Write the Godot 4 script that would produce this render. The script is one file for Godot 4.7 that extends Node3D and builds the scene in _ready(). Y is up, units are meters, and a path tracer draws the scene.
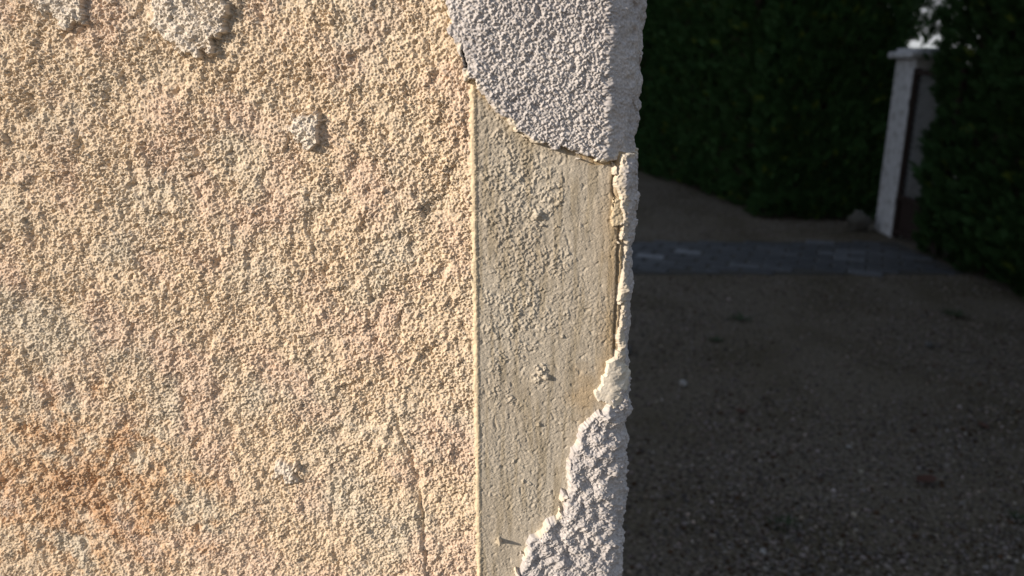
extends Node3D
# A close view of the crumbling plastered end of a tall house wall in low sun; behind it, in the wall's shade,
# a gravel drive, a paved path, clipped conifer hedges and a white gate pillar.
# Wall surfaces are height fields over (s, v): s in mm along the wall's plan from the first corner, v in mm above the ground.

var rng := RandomNumberGenerator.new()
var N := {}                       # noises by name
var taken := {}
var M := {}                       # materials by name

# ------------------------------------------------------------------ helpers
func lin(r: float, g: float, b: float) -> Color:
	return Color(r, g, b).linear_to_srgb()

func numbered(called: String) -> String:
	if not taken.has(called):
		taken[called] = 0
		return called
	taken[called] += 1
	return "%s_%03d" % [called, taken[called]]

func tag(o: Node3D, label: String, category: String, group := "") -> void:
	o.set_meta("label", label)
	o.set_meta("category", category)
	if group != "":
		o.set_meta("group", group)

func thing(called: String, label: String, category: String, at := Vector3.ZERO, turn := 0.0, group := "") -> Node3D:
	var o := Node3D.new()
	o.name = numbered(called)
	add_child(o)
	o.position = at
	o.rotation.y = turn
	tag(o, label, category, group)
	return o

func part(called: String, mesh: Mesh, mat: Material, parent: Node3D, at := Vector3.ZERO, label := "") -> MeshInstance3D:
	var o := MeshInstance3D.new()
	o.name = called
	o.mesh = mesh
	if mat:
		o.material_override = mat
	o.position = at
	parent.add_child(o, true)
	if label != "":
		o.set_meta("label", label)
	return o

func noise(key: String, size_mm: float, kind: int, octaves: int, sd: int) -> void:
	var n := FastNoiseLite.new()
	n.seed = sd
	n.frequency = 1.0 / size_mm
	n.noise_type = kind
	if octaves > 1:
		n.fractal_type = FastNoiseLite.FRACTAL_FBM
		n.fractal_octaves = octaves
	else:
		n.fractal_type = FastNoiseLite.FRACTAL_NONE
	if kind == FastNoiseLite.TYPE_CELLULAR:
		n.cellular_distance_function = FastNoiseLite.DISTANCE_EUCLIDEAN
		n.cellular_return_type = FastNoiseLite.RETURN_DISTANCE
		n.cellular_jitter = 1.0
	N[key] = n

func matte(c: Color, rough := 0.95, vertex := false) -> StandardMaterial3D:
	var m := StandardMaterial3D.new()
	m.albedo_color = c
	m.roughness = rough
	m.metallic_specular = 0.3
	m.vertex_color_use_as_albedo = vertex
	return m

# a colour texture from noise: ramp of [offset, linear r, g, b]
func ramp_texture(size: int, freq: float, octaves: int, sd: int, stops: Array) -> NoiseTexture2D:
	var n := FastNoiseLite.new()
	n.seed = sd
	n.frequency = freq
	n.fractal_octaves = octaves
	var g := Gradient.new()
	var offs := PackedFloat32Array()
	var cols := PackedColorArray()
	for q in stops:
		offs.append(q[0])
		cols.append(lin(q[1], q[2], q[3]))
	g.offsets = offs
	g.colors = cols
	var t := NoiseTexture2D.new()
	t.width = size
	t.height = size
	t.seamless = true
	t.noise = n
	t.color_ramp = g
	return t

func box(size: Vector3, bevel := 0.004) -> ArrayMesh:
	# a box with chamfered edges, standing on y = 0
	var st := SurfaceTool.new()
	st.begin(Mesh.PRIMITIVE_TRIANGLES)
	st.set_smooth_group(-1)
	var h := size / 2.0
	var b := minf(bevel, minf(h.x, minf(h.y, h.z)) * 0.6)
	var pts := {}
	for sx in [-1, 1]:
		for sy in [-1, 1]:
			for sz in [-1, 1]:
				var c := Vector3(sx * h.x, sy * h.y + h.y, sz * h.z)
				pts[Vector4i(sx, sy, sz, 0)] = c - Vector3(0, sy * b, sz * b)
				pts[Vector4i(sx, sy, sz, 1)] = c - Vector3(sx * b, 0, sz * b)
				pts[Vector4i(sx, sy, sz, 2)] = c - Vector3(sx * b, sy * b, 0)
	var mid := Vector3(0, h.y, 0)
	var polys := []
	for a in 3:
		for s in [-1, 1]:
			var q := []
			for t in [[-1, -1], [-1, 1], [1, 1], [1, -1]]:
				var k := [0, 0, 0]
				k[a] = s; k[(a + 1) % 3] = t[0]; k[(a + 2) % 3] = t[1]
				q.append(pts[Vector4i(k[0], k[1], k[2], a)])
			polys.append(q)
	for a in 3:                       # edges along axis a
		var e := (a + 1) % 3
		var f := (a + 2) % 3
		for s in [-1, 1]:
			for t in [-1, 1]:
				var k0 := [0, 0, 0]
				k0[a] = -1; k0[e] = s; k0[f] = t
				var k1 := k0.duplicate()
				k1[a] = 1
				polys.append([pts[Vector4i(k0[0], k0[1], k0[2], e)], pts[Vector4i(k1[0], k1[1], k1[2], e)], pts[Vector4i(k1[0], k1[1], k1[2], f)], pts[Vector4i(k0[0], k0[1], k0[2], f)]])
	for sx in [-1, 1]:
		for sy in [-1, 1]:
			for sz in [-1, 1]:
				polys.append([pts[Vector4i(sx, sy, sz, 0)], pts[Vector4i(sx, sy, sz, 1)], pts[Vector4i(sx, sy, sz, 2)]])
	for q in polys:
		var cen := Vector3.ZERO
		for p in q:
			cen += p
		cen /= q.size()
		var nn: Vector3 = (q[1] - q[0]).cross(q[2] - q[0])
		var flip := nn.dot(cen - mid) > 0
		for k in range(1, q.size() - 1):
			st.add_vertex(q[0])
			st.add_vertex(q[k + 1] if flip else q[k])
			st.add_vertex(q[k] if flip else q[k + 1])
	st.generate_normals()
	return st.commit()

func tube(st: SurfaceTool, a: Vector3, b: Vector3, r: float, r2: float, sides: int) -> void:
	var d := (b - a).normalized()
	var u := d.cross(Vector3(0.31, 0.9, 0.27)).normalized()
	var w := d.cross(u)
	for k in sides:
		var p := TAU * k / sides
		var q := TAU * (k + 1) / sides
		var n0 := u * cos(p) + w * sin(p)
		var n1 := u * cos(q) + w * sin(q)
		for e in [[n0, a, r], [n1, b, r2], [n1, a, r], [n0, a, r], [n0, b, r2], [n1, b, r2]]:
			st.set_normal(e[0])
			st.add_vertex(e[1] + e[0] * e[2])

# ------------------------------------------------------------------ the wall's plan
const STEP := 0.25                # mm between plan table entries
const S_MIN := -1300.0
const S_MAX := 420.0
const CORNER := Vector2(-0.0264, -0.55)
var plans := []                   # each: [positions, normals]

# kinks: [s where the turn begins, s where it ends, yaw after it]; yaw is that of the outward normal, to the right of +z
func plan(kinks: Array) -> void:
	var count := int((S_MAX - S_MIN) / STEP) + 1
	var pos := PackedVector2Array()
	var nor := PackedVector2Array()
	pos.resize(count)
	nor.resize(count)
	var zero := int(-S_MIN / STEP)
	var yaws := PackedFloat32Array()
	yaws.resize(count)
	for i in count:
		var s := S_MIN + i * STEP
		var yaw := -8.0
		for k in kinks:
			yaw = lerpf(yaw, k[2], clampf((s - k[0]) / (k[1] - k[0]), 0.0, 1.0))
		yaws[i] = deg_to_rad(yaw)
		nor[i] = Vector2(sin(yaws[i]), cos(yaws[i]))
	pos[zero] = CORNER
	for i in range(zero + 1, count):
		pos[i] = pos[i - 1] + Vector2(cos(yaws[i]), -sin(yaws[i])) * STEP * 0.001
	for i in range(zero - 1, -1, -1):
		pos[i] = pos[i + 1] - Vector2(cos(yaws[i]), -sin(yaws[i])) * STEP * 0.001
	plans.append([pos, nor])

func seg_dist(p: Vector2, a: Vector2, b: Vector2) -> float:
	var ab := b - a
	return p.distance_to(a + ab * clampf((p - a).dot(ab) / ab.length_squared(), 0.0, 1.0))

func line_dist(p: Vector2, pts: PackedVector2Array, closed: bool) -> float:
	var best := 1e9
	var n := pts.size()
	for i in (n if closed else n - 1):
		best = minf(best, seg_dist(p, pts[i], pts[(i + 1) % n]))
	return best

func pv(a: Array) -> PackedVector2Array:
	var out := PackedVector2Array()
	for i in range(0, a.size(), 2):
		out.append(Vector2(a[i], a[i + 1]))
	return out

# distance inside (+) or outside (-) an outline
func inside(p: Vector2, pts: PackedVector2Array) -> float:
	var d := line_dist(p, pts, true)
	return d if Geometry2D.is_point_in_polygon(p, pts) else -d

func n2(key: String, s: float, v: float) -> float:
	return N[key].get_noise_2d(s, v)

# outlines and features, in mm
var upper_outline := pv([-17, 1700, -17, 1546, -18.5, 1539, -14, 1522, -7, 1508, -4, 1491, 1.8, 1486.5, 9.5, 1478.6, 19.8, 1465.8, 34.6, 1453.4, 42, 1448.5, 59.6, 1443.7, 72, 1439.6, 85, 1435.2, 98, 1434.5, 104, 1437, 109, 1433, 150, 1430, 150, 1700])
var lower_outline := pv([20, 960, 29.4, 1082.6, 32, 1095.7, 39.3, 1125.2, 51.6, 1137.8, 67, 1150, 70, 1167, 72, 1190.3, 71.7, 1207, 78, 1214.7, 79.4, 1224.6, 96.7, 1240.5, 105, 1248, 111, 1258, 150, 1262, 150, 960])
var sliver_outline := pv([105.5, 1440, 102, 1425.5, 103, 1414, 106, 1406, 108.6, 1376.7, 110.2, 1368.3, 110.0, 1337.5, 109.6, 1313, 110.4, 1283, 110.2, 1272, 112, 1250, 150, 1244, 150, 1440])
var chip_outline := pv([91.9, 1254.8, 94.6, 1246.5, 98.7, 1243.7, 104.4, 1240, 125, 1240, 126, 1270, 116, 1277, 108.4, 1280.5, 101.6, 1277, 100.2, 1271.4, 96.4, 1267.5, 95.8, 1260.8])
var tab_outline := pv([101.6, 1405.7, 100.5, 1395.4, 102.8, 1385.7, 107.5, 1383, 113, 1390, 110, 1405])
var crack_line := pv([-71, 1372, -69, 1350, -62, 1338, -58, 1330, -60.7, 1299, -72, 1265, -64, 1224, -53.5, 1198, -48, 1163, -46, 1121, -44, 1060])
var crack_two := pv([-78, 1385, -83, 1360, -80, 1330, -84, 1300, -78, 1290])
# lumps of mortar stuck on the roughcast: centre s, v, half width, half height, thickness
var lumps := [[-201.0, 1536.0, 28.0, 28.0, 6.0], [-297.0, 1543.0, 20.0, 16.0, 4.8], [-122.5, 1455.5, 13.5, 12.5, 5.4], [-159.0, 1181.0, 11.0, 8.5, 4.2]]
# drips and crumbs on the bare concrete: s, v, radius, height
var knobs := [[15.9, 1129.3, 1.5, 7.5], [14.5, 1127.8, 1.2, 3.0], [45.9, 1396.8, 2.6, 2.6], [43.5, 1393.8, 2.5, 1.8], [48.7, 1387.3, 1.0, 2.4], [59.9, 1386.3, 0.9, 1.8], [46.5, 1276.5, 1.6, 2.2], [49.0, 1272.5, 1.9, 2.6], [52.0, 1275.5, 1.3, 1.8], [50.5, 1279.0, 1.1, 1.6], [44.0, 1271.0, 1.2, 1.5], [52.9, 1269.3, 2.2, 2.8], [46.8, 1266.8, 2.4, 2.0], [47.7, 1228.8, 1.4, 1.8], [35.6, 1180.8, 1.2, 1.5], [40.3, 1177.8, 1.3, 1.4], [28.0, 1198.8, 1.0, 1.2], [65.5, 1300.8, 1.0, 1.3], [31.8, 1320.8, 1.6, 1.8], [38.4, 1327.8, 1.2, 1.6]]

func roughcast(s: float, v: float) -> float:
	var ws: float = s + 2.2 * n2("warp", s, v) + 0.9 * n2("sandy", s, v + 60.0)
	var wv: float = v + 2.2 * n2("warp", v + 500.0, s) + 0.9 * n2("sandy", v, s)
	var c: float = n2("grain", ws, wv) + 1.0            # 0 at a grain's middle
	var c2: float = n2("sand", ws, wv) + 1.0
	var mid: float = n2("mid", ws, wv * 0.8)
	var keen: float = 1.12 + 0.55 * n2("wide", s * 0.8 + 300.0, v * 0.8) + 0.3 * n2("lump", s + 90.0, v)   # some places are worn flatter than others
	var h := keen * (1.15 * (0.6 - c) * (0.8 + 1.0 * mid) + 1.35 * (0.5 - c2) + 1.2 * n2("sandy", s, v) + 0.7 * n2("fine", s, v))
	h += 1.5 * mid + 1.8 * n2("wide", s, v * 0.75) + 1.1 * n2("ragged", s * 1.1, v * 0.9)
	var big: float = n2("stone_value", ws, wv)           # here and there a coarser stone in the mix
	if big > 0.72:
		h += 1.6 * maxf(0.0, 0.6 - (n2("stone", ws, wv) + 1.0))
	var worn := clampf(1.2 - Vector2((s + 345.0) / 90.0, (v - 1150.0) / 62.0).length(), 0.0, 1.0)
	h -= 3.2 * maxf(0.0, n2("pit", ws, wv) - 0.36) + 4.5 * maxf(0.0, n2("pit", ws * 0.55 + 60.0, wv * 0.42) - 0.36) + 4.5 * worn * maxf(0.0, n2("pit", ws * 0.8, wv * 0.8 + 70.0) - 0.05)
	if s > -110.0 and s < -30.0:
		var p := Vector2(s + 2.5 * n2("mid", s, v), v)
		var d := line_dist(p, crack_line, false)
		if v < 1290.0:
			var low := smoothstep(1275.0, 1190.0, v)
			h -= (0.5 + 2.2 * low) * exp(-d * d / 3.0)
			var side := clampf((-46.0 - (v - 1121.0) * 0.16 - s) / 3.0, 0.0, 1.0)
			h += 2.0 * low * side * exp(-maxf(0.0, d - 2.0) / 14.0)
		else:
			var d2 := line_dist(p, crack_two, false)
			var brk := smoothstep(-0.1, 0.3, n2("lump", s, v))
			h -= 2.0 * brk * (exp(-d2 * d2 / 9.0) + exp(-d * d / 8.0))
	var chipped: float = 1.3 * n2("mid", s, v) + 1.1 * maxf(0.0, n2("shard", s * 0.7, v * 0.7) - 0.2)
	var edge := smoothstep(-4.2, -1.2, s + chipped - 0.5)                # the smooth arris
	return lerpf(h - 1.3, 0.8 + 0.3 * n2("mid", s, v) + 0.25 * n2("sandy", s, v) - 0.6 * maxf(0.0, n2("shard", s, v * 0.6) - 0.45), edge)

func roughcast_color(s: float, v: float) -> Color:
	var patch: float = n2("stain", s, v)
	var c := Color(0.62, 0.505, 0.375)
	c = c.lerp(Color(0.565, 0.495, 0.395), clampf(0.22 + patch * 1.8, 0.0, 1.0))
	c = c.lerp(Color(0.61, 0.472, 0.37), clampf(0.05 + n2("stain2", s, v) * 1.6, 0.0, 0.8))
	# orange stain spreading from the worn pits low on the left
	var rust := 1.05 - Vector2((s + 355.0) / 135.0, (v - 1150.0) / 88.0).length() + 0.8 * n2("lump", s * 0.7, v * 0.7) + 0.45 * n2("mid", s, v)
	c = c.lerp(Color(0.58, 0.375, 0.215), clampf(rust - 0.1, 0.0, 0.6))
	c = c.lerp(Color(0.40, 0.235, 0.125), clampf(rust * 1.2 - 0.85, 0.0, 0.6))
	var k: float = 1.0 + 0.26 * n2("speck", s, v) + 0.12 * n2("mid", s + 900.0, v)
	c = Color(c.r * k, c.g * k, c.b * k)
	if n2("speck", s + 3000.0, v) > 0.5:
		c = c.lerp(Color(0.36, 0.34, 0.31), 0.6)
	elif n2("speck", s - 2000.0, v + 100.0) > 0.5:
		c = c.lerp(Color(0.70, 0.65, 0.57), 0.6)
	return c.lerp(Color(0.66, 0.55, 0.39), smoothstep(-3.6, -1.9, s + 1.4 * n2("mid", s, v)))

func concrete(s: float, v: float) -> float:
	var reg := 1.0 - Vector2((s - 33.0 - (v - 1365.0) * 0.04) / 36.0, (v - 1375.0) / 128.0).length()
	var rough := smoothstep(-0.1, 0.5, reg + 0.75 * n2("wide", s * 1.6, v * 1.6))
	var rough2 := smoothstep(0.0, 0.4, n2("wide", s * 1.5 + 700.0, v * 1.5)) * 0.42 * smoothstep(100.0, 60.0, s)
	rough = maxf(rough, rough2)
	var ws: float = s + 1.5 * n2("warp", s * 1.5, v * 1.5)
	var wv: float = v + 1.5 * n2("warp", v * 1.5 + 500.0, s * 1.5)
	var c: float = n2("grain", ws * 1.3 + 400.0, wv * 1.3) + 1.0
	var h := 0.2 * n2("fine", s * 1.3, v * 1.3) + 0.42 * n2("sandy", s, v) * (0.35 + 0.65 * smoothstep(-0.2, 0.4, n2("stain2", s, v))) + 0.16 * n2("streak", s * 4.0 + v * 0.5, v * 0.4) + 0.4 * n2("wide", s, v * 0.6)
	var flake := smoothstep(0.02, 0.14, n2("ragged", s * 1.6, v * 1.6) - 0.12 + 0.3 * rough) * rough
	h += 0.62 * flake * (0.45 + 1.2 * maxf(0.0, 0.7 - c) + 0.9 * n2("sandy", s, v) + 0.35 * n2("fine", s, v)) + rough * (0.5 * n2("mid", s, v) + 0.3 * n2("sandy", s + 60.0, v))
	h -= 1.8 * maxf(0.0, n2("pit", s * 1.9 + 100.0, v * 1.9) - 0.52)
	for k in knobs:
		var dx: float = s - k[0] + 1.6 * n2("sandy", s, v)
		var dy: float = v - k[1] + 1.6 * n2("sandy", v, s)
		var q: float = (dx * dx + dy * dy) / (k[2] * k[2])
		if q < 7.0:
			h += k[3] * exp(-q * q * 0.8)
	# the crack along the left of the remnant and the hollow under the upper render
	if s > 96.0 and v > 1235.0 and v < 1444.0:
		var d: float = s - lerpf(107.2, 101.2, smoothstep(1395.0, 1412.0, v)) - 0.9 * n2("mid", 5.0, v)
		h -= 3.0 * exp(-d * d / 1.1)
		var hole := Vector2((s - 99.5) / 3.0, (v - 1434.5) / 5.0).length()
		h -= 4.0 * exp(-hole * hole)
	h += 0.95 * smoothstep(2.5, 0.0, s)
	if v > 1438.0 and s > 80.0:
		h -= 8.0 * smoothstep(80.0, 92.0, s) * smoothstep(1438.0, 1444.0, v)   # spalled back under the upper render
	if s > 108.0:
		h -= 4.5 * smoothstep(110.5, 114.0, s)               # hollow behind the render that wraps the edge
	return h

func concrete_color(s: float, v: float) -> Color:
	var c := Color(0.475, 0.42, 0.34)
	c = c.lerp(Color(0.52, 0.47, 0.39), clampf(0.4 + 1.3 * n2("stain", s * 1.5, v), 0.0, 1.0))
	c = c.lerp(Color(0.385, 0.33, 0.245), clampf(n2("streak", s * 2.6, v * 0.22) * 1.8, 0.0, 0.8))
	var ochre := smoothstep(14.0, 1.0, 1489.0 - v - s * 0.6 - 8.0 * n2("mid", s, v)) if v > 1430.0 else 0.0
	ochre = maxf(ochre, smoothstep(88.0, 107.0, s + 9.0 * n2("stain2", s * 2.0, v * 2.0)) * 0.75)
	ochre = maxf(ochre, clampf(0.9 - Vector2((s - 83.0) / 16.0, (v - 1250.0) / 34.0).length() + 0.5 * n2("stain2", s * 3.0, v * 3.0), 0.0, 0.7))
	c = c.lerp(Color(0.42, 0.30, 0.16), ochre * 0.75)
	var k: float = 1.0 + 0.16 * n2("speck", s, v) + 0.12 * n2("mid", s, v) + 0.1 * n2("lump", s, v)
	c = Color(c.r * k, c.g * k, c.b * k)
	return c.lerp(Color(0.62, 0.52, 0.37), smoothstep(2.6, 0.8, s + 1.2 * n2("mid", s, v)))

# a broken layer of mortar: its thickness from the distance d inside its outline
func layer(d: float, thick: float, lip: float) -> float:
	return -2.5 + (thick + 2.5) * smoothstep(-lip, lip, d)

func frayed(s: float, v: float, outline: PackedVector2Array, much: float) -> float:
	return inside(Vector2(s + much * n2("ragged", s, v), v + much * n2("ragged", v, s + 77.0)), outline) + 0.12 * n2("sandy", s, v) + 2.6 * n2("shard", s * 0.42 + 1.2 * n2("mid", s, v), v * 0.42) * much / 2.0 + 0.5 * n2("shard", s * 1.3, v * 1.3)

func upper_height(s: float, v: float) -> float:
	var d := frayed(s, v, upper_outline, 2.6)
	var ws: float = s + 1.2 * n2("warp", s * 1.6, v * 1.6)
	var wv: float = v + 1.2 * n2("warp", v * 1.6 + 500.0, s * 1.6)
	var c: float = n2("grain", ws * 1.6, wv * 1.6 + 90.0) + 1.0
	var c2: float = n2("sand", ws, wv) + 1.0
	var rough := smoothstep(95.0, 91.0, s + 3.0 * n2("mid", s, v))
	var h := layer(d, 6.0, 0.8 + 0.6 * n2("lump", s, v)) + 0.6 * n2("wide", s, v)
	h += smoothstep(-0.5, 4.0, d) * (0.3 + 0.7 * rough) * (1.5 * (0.6 - c) * (0.85 + 1.0 * n2("mid", s, v)) + 1.2 * (0.5 - c2) + 1.1 * n2("sandy", s, v) + 0.6 * n2("fine", s, v)) + 0.7 * n2("mid", s, v)
	h -= 3.5 * maxf(0.0, n2("pit", s, v + 333.0) - 0.42) * rough
	h += (1.0 - rough) * (0.8 * n2("lump", s, v) + 0.5 * n2("mid", s, v))
	h += 2.2 * smoothstep(96.0, 108.0, s) + smoothstep(106.0, 118.0, s) * (3.0 * n2("ragged", s * 0.9, v * 0.6) + 2.2 * n2("shard", s * 0.5, v * 0.4))
	return h

func mortar_color(s: float, v: float, d: float) -> Color:
	var c := Color(0.55, 0.52, 0.505)
	c = c.lerp(Color(0.47, 0.445, 0.44), clampf(0.4 + n2("stain", s * 2.0, v * 2.0), 0.0, 1.0))
	var k: float = 1.0 + 0.3 * n2("speck", s, v) + 0.2 * n2("speck", s * 1.7 + 40.0, v * 1.7)
	c = Color(c.r * k, c.g * k, c.b * k)
	# paler cream in patches along the broken edge
	return c.lerp(Color(0.70, 0.62, 0.50), smoothstep(2.0, 0.6, d + 1.6 * n2("mid", s, v) + 1.8 * n2("shard", s * 0.6, v * 0.6 + 20.0)) * smoothstep(-0.25, 0.3, n2("lump", s + 40.0, v)))

func lower_height(s: float, v: float) -> float:
	var d := frayed(s, v, lower_outline, 2.4)
	var c2: float = n2("sand", s, v) + 1.0
	var grain := smoothstep(-0.5, 5.0, d)
	var h := layer(d, 6.5, 1.3) + grain * (2.6 * n2("lump", s, v) + 2.8 * n2("ragged", s * 0.9, v * 0.75 + 200.0) + 1.3 * n2("shard", s * 0.6 + 2.0 * n2("mid", s, v), v * 0.6) + 0.6 * n2("shard", s * 1.5, v * 1.5 + 40.0) + 0.9 * (0.5 - c2) + 0.8 * n2("sandy", s, v) + 0.4 * n2("fine", s, v))
	h -= 3.5 * maxf(0.0, n2("pit", s * 0.8, v * 0.8 + 50.0) - 0.36)
	return h

func sliver_height(s: float, v: float) -> float:
	var d := frayed(s, v, sliver_outline, 2.0)
	var c2: float = n2("sand", s, v) + 1.0
	var wide := 2.4 + 1.2 * smoothstep(1380.0, 1420.0, v) + 1.8 * n2("wide", 40.0, v)
	return layer(d, wide, 0.9) + smoothstep(-0.5, 4.0, d) * (2.6 * n2("ragged", s * 1.1, v * 0.7 + 60.0) + 1.1 * n2("shard", s * 0.7, v * 0.7)) + 0.6 * n2("mid", s, v) + 0.7 * (0.45 - c2 * c2) + 0.6 * n2("sandy", s, v)

func sliver_color(s: float, v: float, d: float) -> Color:
	var c := mortar_color(s, v, 9.0)
	return c.lerp(Color(0.64, 0.57, 0.47), smoothstep(6.5, 3.0, d + 3.0 * n2("mid", s, v)))

func chip_height(s: float, v: float) -> float:
	var d := frayed(s, v, chip_outline, 1.4)
	return layer(d, 4.0, 0.8) + 0.5 * n2("mid", s, v) + 0.5 * n2("lump", s, v) + 0.2 * n2("sandy", s, v) + 2.0 * smoothstep(103.0, 110.0, s) * n2("ragged", s * 1.2, v * 1.2)

func tab_height(s: float, v: float) -> float:
	var d := frayed(s, v, tab_outline, 2.0)
	return layer(d, 2.2, 0.6) + 0.9 * n2("mid", s * 1.3, v * 1.3) + 0.4 * n2("sandy", s, v)

func lump_reach(s: float, v: float, k: Array) -> float:
	var a := Vector2((s - k[0]) / k[2], (v - k[1]) / k[3])
	var l := maxf(a.length(), (absf(a.x) + absf(a.y)) * 0.68)
	return (1.0 - l) * minf(k[2], k[3]) + 9.0 * n2("ragged", s * 0.9, v * 0.9) + 1.6 * n2("sandy", s, v)

func lump_height(s: float, v: float, k: Array) -> float:
	# mortar that keeps the grain of the roughcast under it; its sunlit left side thins out, its right side is a break
	var d := lump_reach(s, v, k)
	var soft := lerpf(5.0, 1.2, smoothstep(-0.6, 0.3, (s - k[0]) / k[2]))
	return roughcast(s, v) * 0.85 - 1.0 + (k[4] + 1.0) * smoothstep(-soft, soft, d) + 1.6 * n2("mid", s + 70.0, v) * smoothstep(-1.0, 3.0, d) + 0.4 * n2("sandy", s + 30.0, v)

# a height field as one mesh; kind picks the functions above; cells wholly under the surface below are left out
func skin(kind: String, which: int, s0: float, s1: float, v0: float, v1: float, ds: float, extra := [], hole := Rect2()) -> ArrayMesh:
	var nx := int(ceil((s1 - s0) / ds)) + 1
	var ny := int(ceil((v1 - v0) / ds)) + 1
	var pos_t: PackedVector2Array = plans[which][0]
	var nor_t: PackedVector2Array = plans[which][1]
	var P := PackedVector3Array()
	var C := PackedColorArray()
	var H := PackedFloat32Array()
	P.resize(nx * ny)
	C.resize(nx * ny)
	H.resize(nx * ny)
	var at := 0
	for j in ny:
		var v := minf(v0 + j * ds, v1)
		for i in nx:
			var s := minf(s0 + i * ds, s1)
			var h := 0.0
			var c := Color.WHITE
			match kind:
				"roughcast":
					h = roughcast(s, v)
					c = roughcast_color(s, v)
				"concrete":
					h = concrete(s, v)
					c = concrete_color(s, v)
				"upper":
					h = upper_height(s, v)
					c = mortar_color(s, v, inside(Vector2(s, v), upper_outline))
				"lower":
					h = lower_height(s, v)
					c = mortar_color(s, v, inside(Vector2(s, v), lower_outline))
				"sliver":
					h = sliver_height(s, v)
					c = sliver_color(s, v, inside(Vector2(s, v), sliver_outline))
				"chip":
					h = chip_height(s, v)
					c = Color(0.72, 0.66, 0.56) * (1.0 + 0.15 * n2("speck", s, v))
				"tab":
					h = tab_height(s, v)
					c = Color(0.56, 0.47, 0.33) * (1.0 + 0.15 * n2("speck", s, v))
				"lump":
					h = lump_height(s, v, extra)
					c = Color(0.63, 0.57, 0.495) * (1.0 + 0.25 * n2("speck", s, v))
					c = roughcast_color(s, v).lerp(c, smoothstep(-2.0, 2.5, lump_reach(s, v, extra) + 2.0 * n2("mid", s, v)))
			c.a = 1.0
			var f := (s - S_MIN) / STEP
			var q := clampi(int(f), 0, pos_t.size() - 2)
			var nn := nor_t[q]
			var b := pos_t[q].lerp(pos_t[q + 1], clampf(f - q, 0.0, 1.0)) + nn * h * 0.001
			P[at] = Vector3(b.x, v * 0.001, b.y)
			C[at] = c
			H[at] = h
			at += 1
	var Nn := PackedVector3Array()
	Nn.resize(nx * ny)
	for j in ny:
		var j0 := maxi(j - 1, 0) * nx
		var j1 := mini(j + 1, ny - 1) * nx
		for i in nx:
			var du := P[j * nx + mini(i + 1, nx - 1)] - P[j * nx + maxi(i - 1, 0)]
			var dv := P[j1 + i] - P[j0 + i]
			Nn[j * nx + i] = du.cross(dv).normalized()
	var cut := -1.6 if kind in ["upper", "lower", "sliver", "chip", "tab"] else -1e6
	var I := PackedInt32Array()
	I.resize((nx - 1) * (ny - 1) * 6)
	at = 0
	for j in ny - 1:
		for i in nx - 1:
			var a := j * nx + i
			if maxf(maxf(H[a], H[a + 1]), maxf(H[a + nx], H[a + nx + 1])) < cut:
				continue
			if kind == "lump" and lump_reach(s0 + i * ds, v0 + j * ds, extra) < -5.5:
				continue
			if hole.size.x > 0.0 and hole.has_point(Vector2(s0 + i * ds, v0 + j * ds)) and hole.has_point(Vector2(s0 + (i + 1) * ds, v0 + (j + 1) * ds)):
				continue
			I[at] = a; I[at + 1] = a + nx; I[at + 2] = a + 1
			I[at + 3] = a + 1; I[at + 4] = a + nx; I[at + 5] = a + nx + 1
			at += 6
	I.resize(at)
	var arrays := []
	arrays.resize(Mesh.ARRAY_MAX)
	arrays[Mesh.ARRAY_VERTEX] = P
	arrays[Mesh.ARRAY_NORMAL] = Nn
	arrays[Mesh.ARRAY_COLOR] = C
	arrays[Mesh.ARRAY_INDEX] = I
	var m := ArrayMesh.new()
	m.add_surface_from_arrays(Mesh.PRIMITIVE_TRIANGLES, arrays)
	return m

func prism(plan_pts: PackedVector2Array, y0: float, y1: float) -> ArrayMesh:
	var st := SurfaceTool.new()
	st.begin(Mesh.PRIMITIVE_TRIANGLES)
	st.set_smooth_group(-1)
	var n := plan_pts.size()
	var turned := Geometry2D.is_polygon_clockwise(plan_pts)
	for i in n:
		var a := plan_pts[i]
		var b := plan_pts[(i + 1) % n]
		if turned:
			var t := a
			a = b
			b = t
		var q := [Vector3(a.x, y0, a.y), Vector3(b.x, y0, b.y), Vector3(b.x, y1, b.y), Vector3(a.x, y1, a.y)]
		for k in [0, 1, 2, 0, 2, 3]:
			st.add_vertex(q[k])
	var tri := Geometry2D.triangulate_polygon(plan_pts)
	for k in range(0, tri.size(), 3):
		for e in [[y1, 0], [y0, 1]]:
			var o := [0, 1, 2] if e[1] == 0 else [0, 2, 1]
			for m in o:
				var p := plan_pts[tri[k + m]]
				st.add_vertex(Vector3(p.x, e[0], p.y))
	st.generate_normals()
	return st.commit()

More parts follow.
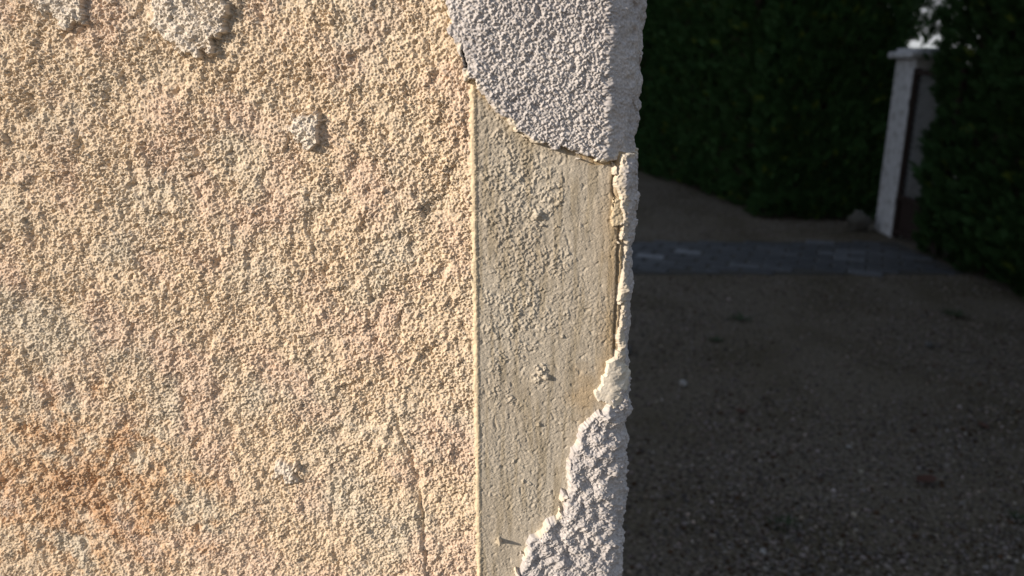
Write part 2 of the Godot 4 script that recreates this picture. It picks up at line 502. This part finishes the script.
func build_wall() -> void:
	var w := thing("house_wall", "tall sunlit roughcast house wall with broken grey render on its corner", "wall", Vector3.ZERO)
	# masonry behind the skins, made taller and longer out of view for its shade
	var back := Vector2(0.99, -0.139)                    # along the wall, as seen in plan
	var in_ := Vector2(0.139, -0.99)                     # into the wall
	back = Vector2(cos(deg_to_rad(-8.0)), -sin(deg_to_rad(-8.0)))
	in_ = -Vector2(sin(deg_to_rad(-8.0)), cos(deg_to_rad(-8.0)))
	var pos_t: PackedVector2Array = plans[0][0]
	var nor_t: PackedVector2Array = plans[0][1]
	var core := PackedVector2Array()
	core.append(CORNER - back * 20.0 + in_ * 0.012)
	for s in [-12.0, -2.0, 2.0, 92.0, 102.0, 110.0, 117.0, 125.0, 134.0, 200.0, 300.0]:
		var q := int((s - S_MIN) / STEP)
		core.append(pos_t[q] - nor_t[q] * (0.012 if s < 50.0 else 0.026))
	core.append(core[core.size() - 1] + in_ * 0.05 - back * 0.02)
	core.append(CORNER - back * 20.0 + in_ * 0.40)
	part("masonry", prism(core, 0.0, 9.6), M.plaster_far, w)
	var cream: StandardMaterial3D = M.mineral
	part("roughcast_render", skin("roughcast", 0, -450.0, 0.0, 1042.0, 1556.0, 0.53), cream, w, Vector3.ZERO, "pinkish beige roughcast with pitted crumbly grain")
	part("roughcast_surround", skin("roughcast", 0, -1280.0, 0.0, 200.0, 2600.0, 6.0, [], Rect2(-447.0, 1045.0, 460.0, 508.0)), cream, w)
	part("bare_concrete", skin("concrete", 0, 0.0, 128.0, 1066.0, 1560.0, 0.5), cream, w, Vector3.ZERO, "smooth olive grey concrete bared where the render fell off")
	part("concrete_surround", skin("concrete", 0, 0.0, 300.0, 20.0, 2600.0, 6.0, [], Rect2(-2.0, 1069.0, 127.0, 488.0)), cream, w)
	part("grey_render", skin("upper", 1, -24.0, 150.0, 1422.0, 1570.0, 0.5), cream, w, Vector3.ZERO, "grainy mauve grey render hanging over the bare concrete")
	part("grey_render", skin("lower", 2, 18.0, 150.0, 1060.0, 1266.0, 0.5), cream, w, Vector3.ZERO, "lumpy broken grey render at the foot of the bare concrete")
	part("render_remnant", skin("sliver", 0, 96.0, 148.0, 1238.0, 1446.0, 0.5), cream, w, Vector3.ZERO, "thin ragged whitish strip of render left along the edge")
	part("render_chip", skin("chip", 0, 88.0, 128.0, 1236.0, 1286.0, 0.4), cream, w, Vector3.ZERO, "flat cream chip of render at the tip of the lower break")
	part("render_chip", skin("tab", 0, 97.0, 117.0, 1378.0, 1410.0, 0.4), cream, w, Vector3.ZERO, "small cream flake beside the ragged strip")
	for k in lumps:
		part("mortar_lump", skin("lump", 0, k[0] - k[2] - 6.0, k[0] + k[2] + 6.0, k[1] - k[3] - 6.0, k[1] + k[3] + 6.0, 0.5, k), cream, w)

# ------------------------------------------------------------------ the drive behind
func scatter(called: String, mesh: Mesh, mat: Material, xf: Array, cols: PackedColorArray, parent: Node3D) -> MultiMeshInstance3D:
	var mm := MultiMesh.new()
	mm.transform_format = MultiMesh.TRANSFORM_3D
	mm.use_colors = true
	mm.mesh = mesh
	mm.instance_count = xf.size()
	for i in xf.size():
		mm.set_instance_transform(i, xf[i])
		mm.set_instance_color(i, cols[i])
	var o := MultiMeshInstance3D.new()
	o.name = called
	o.multimesh = mm
	o.material_override = mat
	o.set_meta("kind", "stuff")
	parent.add_child(o, true)
	return o

func pebble(sd: int, rings: int, seg: int, rough: float) -> ArrayMesh:
	var n := FastNoiseLite.new()
	n.seed = sd
	n.frequency = 0.9
	var st := SurfaceTool.new()
	st.begin(Mesh.PRIMITIVE_TRIANGLES)
	var at := func(i: int, j: int) -> Vector3:
		var a := PI * i / rings
		var b := TAU * (j % seg) / seg
		var d := Vector3(sin(a) * cos(b), cos(a), sin(a) * sin(b))
		return d * (1.0 + rough * n.get_noise_3dv(d * 1.5)) * Vector3(1.0, 0.62, 0.8)
	for i in rings:
		for j in seg:
			var q := [at.call(i, j), at.call(i, j + 1), at.call(i + 1, j + 1), at.call(i + 1, j)]
			for k in ([0, 1, 2, 0, 2, 3] if i > 0 and i < rings - 1 else ([0, 2, 3] if i == 0 else [0, 1, 2])):
				st.add_vertex(q[k])
	st.index()
	st.generate_normals()
	return st.commit()

func spray(sd: int) -> ArrayMesh:
	# a flat fan of scale-leaved twigs, 1 unit long along +y
	var r := RandomNumberGenerator.new()
	r.seed = sd
	var st := SurfaceTool.new()
	st.begin(Mesh.PRIMITIVE_TRIANGLES)
	st.set_smooth_group(-1)
	var leaf := func(a: Vector3, b: Vector3, w: float) -> void:
		var side := (b - a).cross(Vector3(0, 0.1, 1)).normalized() * w
		var m := a.lerp(b, 0.45) + Vector3(0, 0, 0.02)
		for p in [a, m - side, b, a, b, m + side]:
			st.add_vertex(p)
	leaf.call(Vector3.ZERO, Vector3(0, 1, 0.05), 0.05)
	for i in 5:
		for s in [-1.0, 1.0]:
			var y := 0.14 + 0.15 * i + r.randf_range(-0.03, 0.03)
			var l := 0.42 * (1.05 - 0.14 * i) * r.randf_range(0.8, 1.15)
			var a := Vector3(0, y, 0.01)
			var tip := a + Vector3(s * l * 0.75, l * 0.75, r.randf_range(-0.1, 0.14))
			leaf.call(a, tip, 0.055)
			leaf.call(a.lerp(tip, 0.4), a.lerp(tip, 0.4) + Vector3(s * 0.04, 0.22, r.randf_range(-0.05, 0.08)), 0.045)
	st.generate_normals()
	return st.commit()

# a clipped conifer hedge along the plan line a-b with its faces at +-half, foliage on its sides, ends and top
func hedge(called_label: String, a: Vector2, b: Vector2, half: float, height: float, count: int, sd: int, tone: float, shoots := []) -> void:
	var mid := (a + b) / 2.0
	var o := thing("conifer_hedge", called_label, "hedge", Vector3(mid.x, 0, mid.y), 0.0, "clipped conifer hedges")
	var dir := (b - a).normalized()
	var out := Vector2(-dir.y, dir.x)
	var r := RandomNumberGenerator.new()
	r.seed = sd
	var bulge := FastNoiseLite.new()
	bulge.seed = sd
	bulge.frequency = 0.9
	bulge.fractal_octaves = 3
	var length := a.distance_to(b)
	var area_side := length * height
	var area_end := 2.0 * half * height
	var area_top := length * half * 2.0
	var total := 2.0 * area_side + 2.0 * area_end + area_top
	var xf := [[], [], []]
	var cols := [PackedColorArray(), PackedColorArray(), PackedColorArray()]
	for i in count:
		var t := r.randf() * total
		var u := r.randf_range(-length / 2, length / 2)
		var w := r.randf_range(-half, half)
		var y := r.randf() * height
		var n := Vector3.UP
		var depth := absf(r.randfn(0.0, 0.06))
		if t < 2.0 * area_side:
			var sg := 1.0 if t < area_side else -1.0
			w = sg * half
			n = Vector3(out.x, 0, out.y) * sg
		elif t < 2.0 * (area_side + area_end):
			var sg2 := 1.0 if t < 2.0 * area_side + area_end else -1.0
			u = sg2 * length / 2
			n = Vector3(dir.x, 0, dir.y) * sg2
		else:
			y = height
		var p := Vector3(dir.x * u + out.x * w, y, dir.y * u + out.y * w)
		p += n * (0.16 * bulge.get_noise_3dv(p) + 0.05 * bulge.get_noise_3dv(p * 4.0) - depth + 0.02)
		var up := (n * r.randf_range(0.3, 1.0) + Vector3.UP * r.randf_range(0.3, 1.1) + Vector3(r.randf_range(-0.6, 0.6), 0, r.randf_range(-0.6, 0.6))).normalized()
		var zz := (n + Vector3(r.randf_range(-1, 1), r.randf_range(-0.6, 0.6), r.randf_range(-1, 1)) * 0.9).normalized()
		var xx := up.cross(zz).normalized()
		zz = xx.cross(up)
		var k := r.randf_range(0.07, 0.15)
		var v := r.randi() % 3
		xf[v].append(Transform3D(Basis(xx * k, up * k, zz * k), p))
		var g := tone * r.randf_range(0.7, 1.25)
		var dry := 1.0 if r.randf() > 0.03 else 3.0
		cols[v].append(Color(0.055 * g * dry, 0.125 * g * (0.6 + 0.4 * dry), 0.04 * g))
	for q in shoots:                  # loose shoots that stand out of the clipped faces
		for i in 70:
			var e := r.randf()
			var p: Vector3 = (q[0] as Vector3).lerp(q[1], e) + Vector3(r.randfn(0.0, 0.05), r.randfn(0.0, 0.06), r.randfn(0.0, 0.05)) - Vector3(mid.x, 0, mid.y)
			var k := r.randf_range(0.06, 0.12)
			var bs := Basis.from_euler(Vector3(r.randf_range(-0.8, 0.8), r.randf() * TAU, r.randf_range(-0.8, 0.8))).scaled(Vector3.ONE * k)
			xf[i % 3].append(Transform3D(bs, p))
			cols[i % 3].append(Color(0.045, 0.095, 0.03) * r.randf_range(0.7, 1.2))
	for v in 3:
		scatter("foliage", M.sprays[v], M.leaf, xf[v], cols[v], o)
	var inner := box(Vector3(length - 0.24, height - 0.12, half * 2.0 - 0.24), 0.05)
	var core := part("twig_core", inner, M.twigs, o)
	core.rotation.y = atan2(-dir.y, dir.x)
	for i in int(length / 0.6) + 1:
		var st := SurfaceTool.new()
		st.begin(Mesh.PRIMITIVE_TRIANGLES)
		var u := -length / 2 + 0.3 + 0.6 * i
		if u > length / 2 - 0.1:
			break
		var q := Vector3(dir.x * u, 0, dir.y * u)
		var lean := Vector3(r.randf_range(-0.05, 0.05), 0, r.randf_range(-0.05, 0.05))
		tube(st, q, q + lean + Vector3(0, height * 0.8, 0), 0.045, 0.015, 7)
		part("trunk", st.commit(), M.bark, o)

func build_drive() -> void:
	# the ground sheet, gravel colour in the material
	var pm := PlaneMesh.new()
	pm.size = Vector2(400, 400)
	var g := part("ground", pm, M.ground, self)
	g.set_meta("kind", "structure")
	# loose gravel
	var stones := thing("gravel", "fine loose gravel strewn over the drive behind the wall", "gravel")
	stones.set_meta("kind", "stuff")
	var relief := FastNoiseLite.new()
	relief.seed = 5
	relief.frequency = 0.8
	for v in 3:
		var xf := []
		var cols := PackedColorArray()
		for i in 36000:
			var z := -1.5 - 8.5 * pow(rng.randf(), 1.7)
			var x := rng.randf_range(-0.2, 0.75) * -z
			if x > 3.45 or (z < -5.56 and z > -6.72 and x < 3.45):
				continue
			if relief.get_noise_2d(x, z) < rng.randf_range(-0.7, 0.25):
				continue
			var r := rng.randf_range(0.003, 0.0075) if rng.randf() < 0.96 else rng.randf_range(0.008, 0.013)
			var bs := Basis.from_euler(Vector3(rng.randf_range(-0.5, 0.5), rng.randf() * TAU, rng.randf_range(-0.5, 0.5))).scaled(Vector3.ONE * r)
			xf.append(Transform3D(bs, Vector3(x, r * 0.3, z)))
			var t := rng.randf_range(0.05, 0.24) if rng.randf() < 0.975 else rng.randf_range(0.26, 0.45)
			if rng.randf() < 0.12:                 # bits of bark and leaf among the stones
				cols.append(Color(0.07, 0.042, 0.025) * rng.randf_range(0.4, 1.3))
				continue
			cols.append(Color(t * rng.randf_range(1.0, 1.16), t * 0.93, t * rng.randf_range(0.72, 0.9)))
		scatter("pebbles", pebble(11 + v, 4, 6, 0.35), M.tinted, xf, cols, stones)
	# single stones that stand out
	var spots := [[0.83, -3.51, 0.026, 0.32, "pale flat stone lying on the gravel close to the wall's edge"], [0.80, -2.16, 0.012, 0.34, "small pale stone at the bottom of the drive nearest the wall"], [1.62, -2.13, 0.013, 0.32, "pale stone near the bottom right of the gravel drive"], [1.37, -2.87, 0.011, 0.32, "small pale stone in the middle of the gravel drive"], [0.62, -3.95, 0.035, 0.09, "dark stone lying on the gravel below the paved path"], [2.30, -4.05, 0.03, 0.10, "dark stone on the right of the drive near the hedge"]]
	for q in spots:
		var st := part("stone", pebble(40 + taken.get("stone", 0), 7, 10, 0.5), matte(lin(q[3], q[3] * 0.97, q[3] * 0.92), 0.9), self, Vector3(q[0], q[2] * 0.42, q[1]))
		st.name = numbered("stone")
		st.scale = Vector3.ONE * q[2]
		st.rotation.y = rng.randf() * TAU
		tag(st, q[4], "stone", "stones lying on the drive")
	# fallen leaves
	for q in [[1.54, -2.59, 0.045, "curled reddish brown leaf lying on the gravel at lower right", 0.3], [2.02, -3.05, 0.03, "small brown leaf on the gravel nearest the right edge", 1.7], [1.02, -3.2, 0.026, "small brown leaf on the gravel in mid drive", 2.5]]:
		var st := SurfaceTool.new()
		st.begin(Mesh.PRIMITIVE_TRIANGLES)
		for i in 8:
			for s in [-1.0, 1.0]:
				var row := func(k: int, e: float) -> Vector3:
					var x := -1.0 + k * 0.25
					var wd: float = 0.55 * sqrt(maxf(0.0, 1.0 - x * x)) * e * s
					return Vector3(x, 0.14 + 0.35 * x * x * 0.6 + absf(wd) * 0.45, wd)
				var p := [row.call(i, 0.0), row.call(i + 1, 0.0), row.call(i + 1, 1.0), row.call(i, 1.0)]
				for k in ([0, 2, 1, 0, 3, 2] if s > 0 else [0, 1, 2, 0, 2, 3]):
					st.add_vertex(p[k])
		st.index()
		st.generate_normals()
		var o := part("fallen_leaf", st.commit(), M.dead_leaf, self, Vector3(q[0], 0.004, q[1]))
		o.name = numbered("fallen_leaf")
		o.scale = Vector3.ONE * q[2]
		o.rotation.y = q[4]
		tag(o, q[3], "leaf", "fallen leaves on the drive")
	# weed tufts
	for q in [[1.39, -4.52, 0.11, "flat dark weed tuft on the drive just below the paving"], [0.92, -2.32, 0.07, "green weed tuft low on the drive near the wall"], [1.15, -4.15, 0.06, "tiny weed tuft in the gravel left of the larger one"], [2.75, -4.6, 0.14, "weedy green patch at the foot of the right hedge"], [1.75, -2.35, 0.06, "little weed at the lower right of the drive"]]:
		var o := thing("weed_tuft", q[3], "weed", Vector3(q[0], 0, q[1]), 0.0, "weeds in the gravel")
		var st := SurfaceTool.new()
		st.begin(Mesh.PRIMITIVE_TRIANGLES)
		st.set_smooth_group(-1)
		for i in 60:
			var an := rng.randf() * TAU
			var d := Vector3(cos(an), 0, sin(an))
			var base: Vector3 = d * rng.randf() * q[2] * 0.6
			var l: float = q[2] * rng.randf_range(0.3, 0.7)
			var tip := base + d * l * 0.8 + Vector3(0, l * rng.randf_range(0.2, 0.6), 0)
			var side := d.cross(Vector3.UP) * 0.004
			st.add_vertex(base - side); st.add_vertex(tip); st.add_vertex(base + side)
		st.generate_normals()
		part("blades", st.commit(), M.weed, o)
	# the paved path, its setts one by one, laid askew to the path
	var path := part("paved_path", box(Vector3(4.5, 0.006, 1.1), 0.002), M.joint, self, Vector3(1.12, 0.0, -6.14))
	path.set_meta("kind", "structure")
	var setts := [box(Vector3(0.236, 0.03, 0.124), 0.008), box(Vector3(0.228, 0.03, 0.128), 0.011), box(Vector3(0.222, 0.03, 0.118), 0.014)]
	var turn := deg_to_rad(-24.0)
	for row in range(-22, 23):
		for col in range(-14, 15):
			var q := Vector2(col * 0.246 + (0.12 if row % 2 else 0.0), row * 0.137).rotated(-turn)
			if absf(q.x) > 2.16 or absf(q.y) > 0.50 + 0.03 * sin(q.x * 5.0):
				continue
			var k: int = mini(rng.randi() % M.setts.size(), rng.randi() % M.setts.size())
			var o := part("sett", setts[rng.randi() % 3], M.setts[k], path, Vector3(q.x + rng.randf_range(-0.005, 0.005), -0.018 + rng.randf_range(-0.003, 0.004), q.y + rng.randf_range(-0.005, 0.005)))
			o.rotation = Vector3(rng.randf_range(-0.025, 0.025), turn + rng.randf_range(-0.05, 0.05), rng.randf_range(-0.02, 0.02))

func build_gate() -> void:
	var p := thing("gate_pillar", "white rendered gate pillar with flat cap between the dark hedges", "pillar", Vector3(3.575, 0, -7.025))
	part("shaft", box(Vector3(0.35, 1.55, 0.35), 0.012), M.whitewash, p)
	part("cap", box(Vector3(0.46, 0.055, 0.46), 0.012), M.whitewash, p, Vector3(0, 1.55, 0))
	part("cap_ridge", box(Vector3(0.36, 0.03, 0.36), 0.012), M.whitewash, p, Vector3(0, 1.604, 0))
	var b := part("rough_stone", pebble(71, 9, 12, 0.7), M.old_stone, self, Vector3(3.25, 0.07, -7.2))
	b.scale = Vector3(0.10, 0.17, 0.12)
	tag(b, "low weathered stone standing against the left foot of the pillar", "stone")
	var g := thing("wire_gate", "brown framed wire mesh garden gate hung beside the white pillar", "gate", Vector3(3.405, 0, -6.79))
	part("stile", box(Vector3(0.045, 1.44, 0.06), 0.004), M.rust_brown, g, Vector3(0, 0.03, 0))
	part("stile", box(Vector3(0.045, 1.44, 0.06), 0.004), M.rust_brown, g, Vector3(0, 0.03, 0.70))
	part("rail", box(Vector3(0.04, 0.05, 0.64), 0.004), M.rust_brown, g, Vector3(0, 1.41, 0.35))
	part("rail", box(Vector3(0.04, 0.045, 0.64), 0.004), M.rust_brown, g, Vector3(0, 0.36, 0.35))
	part("rail", box(Vector3(0.04, 0.045, 0.64), 0.004), M.rust_brown, g, Vector3(0, 0.06, 0.35))
	part("kick_panel", box(Vector3(0.008, 0.255, 0.64), 0.001), M.rust_brown, g, Vector3(0, 0.105, 0.35))
	for y in [0.3, 1.15]:
		part("hinge", box(Vector3(0.03, 0.07, 0.05), 0.004), M.rust_brown, g, Vector3(0.005, y, -0.045))
	var st := SurfaceTool.new()
	st.begin(Mesh.PRIMITIVE_TRIANGLES)
	var cell := 0.055
	for d in [-1.0, 1.0]:
		for k in range(-30, 50):
			var a := Vector2(k * cell, 0.0)
			# clip the line z = a + d * (y - 0.40) to the opening 0.03..0.67 by 0.40..1.41
			var y0 := 0.405
			var y1 := 1.41
			var ya: float = y0 + (0.03 - a.x) / d
			var yb: float = y0 + (0.67 - a.x) / d
			var lo := maxf(y0, minf(ya, yb))
			var hi := minf(y1, maxf(ya, yb))
			if hi - lo < 0.01:
				continue
			tube(st, Vector3(0.002 * d, lo, a.x + d * (lo - y0)), Vector3(0.002 * d, hi, a.x + d * (hi - y0)), 0.0016, 0.0016, 5)
	var mesh_part := part("wire_mesh", st.commit(), M.wire, g)
	mesh_part.set_meta("kind", "stuff")

func build_hedges() -> void:
	hedge("dark conifer hedge receding behind the crumbling wall edge", Vector2(1.63, -15.0), Vector2(3.10, -8.55), 0.55, 3.1, 48000, 3, 1.1)
	hedge("dark conifer hedge standing just left of the white gate pillar", Vector2(2.62, -8.25), Vector2(3.72, -8.06), 0.42, 3.0, 20000, 4, 1.0, [[Vector3(3.7, 1.6, -7.75), Vector3(3.86, 2.3, -7.65)]])
	hedge("tall dark conifer hedge at the right overgrowing the wire gate", Vector2(3.92, -6.35), Vector2(3.98, -1.2), 0.52, 3.0, 52000, 7, 0.8, [[Vector3(3.52, 1.95, -6.45), Vector3(3.33, 1.76, -6.8)], [Vector3(3.46, 2.1, -6.6), Vector3(3.28, 1.93, -6.85)], [Vector3(3.5, 2.2, -6.5), Vector3(3.36, 2.1, -6.8)], [Vector3(3.5, 1.74, -6.5), Vector3(3.36, 1.7, -6.72)]])  # its lower tone paints the shade on this side into the leaf colour

func build_materials() -> void:
	M.mineral = matte(Color.WHITE, 0.92, true)
	M.tinted = matte(Color.WHITE, 0.9, true)
	var pf := matte(Color.WHITE)
	pf.albedo_texture = ramp_texture(512, 0.012, 5, 8, [[0.0, 0.42, 0.34, 0.25], [0.5, 0.52, 0.40, 0.29], [1.0, 0.58, 0.43, 0.31]])
	pf.uv1_triplanar = true
	pf.uv1_world_triplanar = true
	M.plaster_far = pf
	var gr := matte(Color.WHITE)
	gr.albedo_texture = ramp_texture(1024, 0.05, 6, 21, [[0.0, 0.055, 0.046, 0.034], [0.45, 0.115, 0.098, 0.074], [0.62, 0.145, 0.124, 0.096], [1.0, 0.24, 0.21, 0.17]])
	gr.uv1_triplanar = true
	gr.uv1_world_triplanar = true
	gr.uv1_scale = Vector3.ONE * 0.9
	gr.detail_enabled = true
	gr.detail_blend_mode = BaseMaterial3D.BLEND_MODE_MUL
	gr.detail_albedo = ramp_texture(512, 0.01, 3, 22, [[0.0, 0.62, 0.60, 0.5], [0.5, 0.9, 0.88, 0.84], [1.0, 1.0, 1.0, 1.0]])
	gr.detail_uv_layer = BaseMaterial3D.DETAIL_UV_2
	gr.uv2_triplanar = true
	gr.uv2_world_triplanar = true
	gr.uv2_scale = Vector3.ONE * 0.23
	M.ground = gr
	M.leaf = matte(Color.WHITE, 0.6, true)
	M.leaf.backlight = Color(0.25, 0.3, 0.15)
	M.twigs = matte(lin(0.085, 0.065, 0.045))
	M.bark = matte(lin(0.06, 0.045, 0.035))
	M.sprays = [spray(1), spray(2), spray(3)]
	M.weed = matte(lin(0.04, 0.058, 0.027), 0.7)
	M.dead_leaf = matte(lin(0.085, 0.042, 0.03), 0.7)
	M.joint = matte(lin(0.065, 0.062, 0.056))
	M.setts = []
	for t in [0.06, 0.07, 0.085, 0.12, 0.20]:
		var s := matte(Color.WHITE, 0.55)
		s.metallic_specular = 0.5
		s.albedo_texture = ramp_texture(128, 0.05, 4, int(t * 1000), [[0.0, t * 0.6, t * 0.63, t * 0.68], [1.0, t * 1.2, t * 1.25, t * 1.35]])
		s.uv1_triplanar = true
		s.uv1_world_triplanar = true
		s.uv1_scale = Vector3.ONE * 2.0
		M.setts.append(s)
	var ww := matte(Color.WHITE)
	ww.albedo_texture = ramp_texture(512, 0.02, 5, 31, [[0.0, 0.34, 0.335, 0.32], [0.42, 0.58, 0.585, 0.60], [1.0, 0.68, 0.685, 0.70]])
	ww.uv1_triplanar = true
	ww.uv1_world_triplanar = true
	M.whitewash = ww
	M.old_stone = matte(lin(0.11, 0.105, 0.09))
	M.rust_brown = matte(lin(0.03, 0.019, 0.016), 0.6)
	M.wire = matte(lin(0.28, 0.28, 0.28), 0.5)
	M.wire.metallic = 0.6

func _ready() -> void:
	# camera, sky, sun, exposure
	var cam := Camera3D.new()
	cam.name = "camera"
	add_child(cam)
	cam.position = Vector3(0, 1.5, 0)
	cam.rotation_degrees = Vector3(-16.0, 0, 0)
	cam.near = 0.05
	cam.far = 600.0
	var lens := CameraAttributesPhysical.new()
	lens.frustum_focal_length = 32.5
	lens.frustum_focus_distance = 0.585
	lens.exposure_aperture = 8.5
	lens.frustum_near = 0.05
	lens.frustum_far = 600.0
	cam.attributes = lens
	cam.fov = 40.53
	cam.current = true
	var we := WorldEnvironment.new()
	we.name = "world_environment"
	var env := Environment.new()
	env.background_mode = Environment.BG_SKY
	var sky := Sky.new()
	var sm := ProceduralSkyMaterial.new()
	sm.sky_top_color = Color(0.56, 0.61, 0.69)
	sm.sky_horizon_color = Color(0.84, 0.85, 0.85)
	sm.sky_curve = 0.14
	sm.ground_bottom_color = Color(0.2, 0.18, 0.15)
	sm.ground_horizon_color = Color(0.5, 0.52, 0.52)
	sm.sun_angle_max = 20.0
	sky.sky_material = sm
	env.sky = sky
	env.background_energy_multiplier = 0.85
	env.tonemap_mode = Environment.TONE_MAPPER_LINEAR
	env.tonemap_exposure = 1.12
	env.sdfgi_enabled = true
	env.ssao_enabled = true
	env.ssil_enabled = true
	we.environment = env
	add_child(we)
	var sun := DirectionalLight3D.new()
	sun.name = "sun"
	add_child(sun)
	var az := deg_to_rad(58.0)
	var el := deg_to_rad(19.0)
	var from := Vector3(-sin(az) * cos(el), sin(el), cos(az) * cos(el))
	sun.basis = Basis.looking_at(-from, Vector3.UP)
	sun.light_energy = 1.6
	sun.light_color = Color(1.0, 0.94, 0.865)
	sun.light_angular_distance = 0.5
	sun.shadow_enabled = true

	rng.seed = 20
	noise("warp", 9.0, FastNoiseLite.TYPE_SIMPLEX_SMOOTH, 1, 1)
	noise("grain", 3.9, FastNoiseLite.TYPE_CELLULAR, 1, 2)
	noise("sand", 1.9, FastNoiseLite.TYPE_CELLULAR, 1, 3)
	noise("mid", 10.0, FastNoiseLite.TYPE_SIMPLEX_SMOOTH, 3, 4)
	noise("wide", 42.0, FastNoiseLite.TYPE_SIMPLEX_SMOOTH, 2, 5)
	noise("fine", 1.5, FastNoiseLite.TYPE_SIMPLEX_SMOOTH, 1, 6)
	noise("sandy", 3.2, FastNoiseLite.TYPE_SIMPLEX_SMOOTH, 2, 7)
	noise("pit", 11.0, FastNoiseLite.TYPE_SIMPLEX_SMOOTH, 1, 8)
	noise("stain", 120.0, FastNoiseLite.TYPE_SIMPLEX_SMOOTH, 3, 9)
	noise("stain2", 85.0, FastNoiseLite.TYPE_SIMPLEX_SMOOTH, 3, 10)
	noise("speck", 3.0, FastNoiseLite.TYPE_SIMPLEX_SMOOTH, 2, 11)
	noise("streak", 20.0, FastNoiseLite.TYPE_SIMPLEX_SMOOTH, 2, 12)
	noise("lump", 20.0, FastNoiseLite.TYPE_SIMPLEX_SMOOTH, 2, 13)
	noise("stone", 7.0, FastNoiseLite.TYPE_CELLULAR, 1, 15)
	noise("stone_value", 7.0, FastNoiseLite.TYPE_CELLULAR, 1, 15)
	N["stone_value"].cellular_return_type = FastNoiseLite.RETURN_CELL_VALUE
	noise("shard", 5.0, FastNoiseLite.TYPE_CELLULAR, 1, 16)
	N["shard"].cellular_return_type = FastNoiseLite.RETURN_CELL_VALUE
	noise("ragged", 16.0, FastNoiseLite.TYPE_SIMPLEX_SMOOTH, 4, 14)
	plan([[-2.0, 2.0, 9.0], [103.5, 116.0, 58.0], [119.0, 132.0, 100.0]])
	plan([[-5.0, 5.0, 9.0], [90.0, 96.0, 47.0], [106.0, 114.0, 60.0], [122.0, 137.0, 100.0]])
	plan([[-2.0, 2.0, 9.0], [97.0, 116.0, 58.0], [117.0, 134.0, 100.0]])
	build_materials()
	build_wall()
	build_drive()
	build_gate()
	build_hedges()
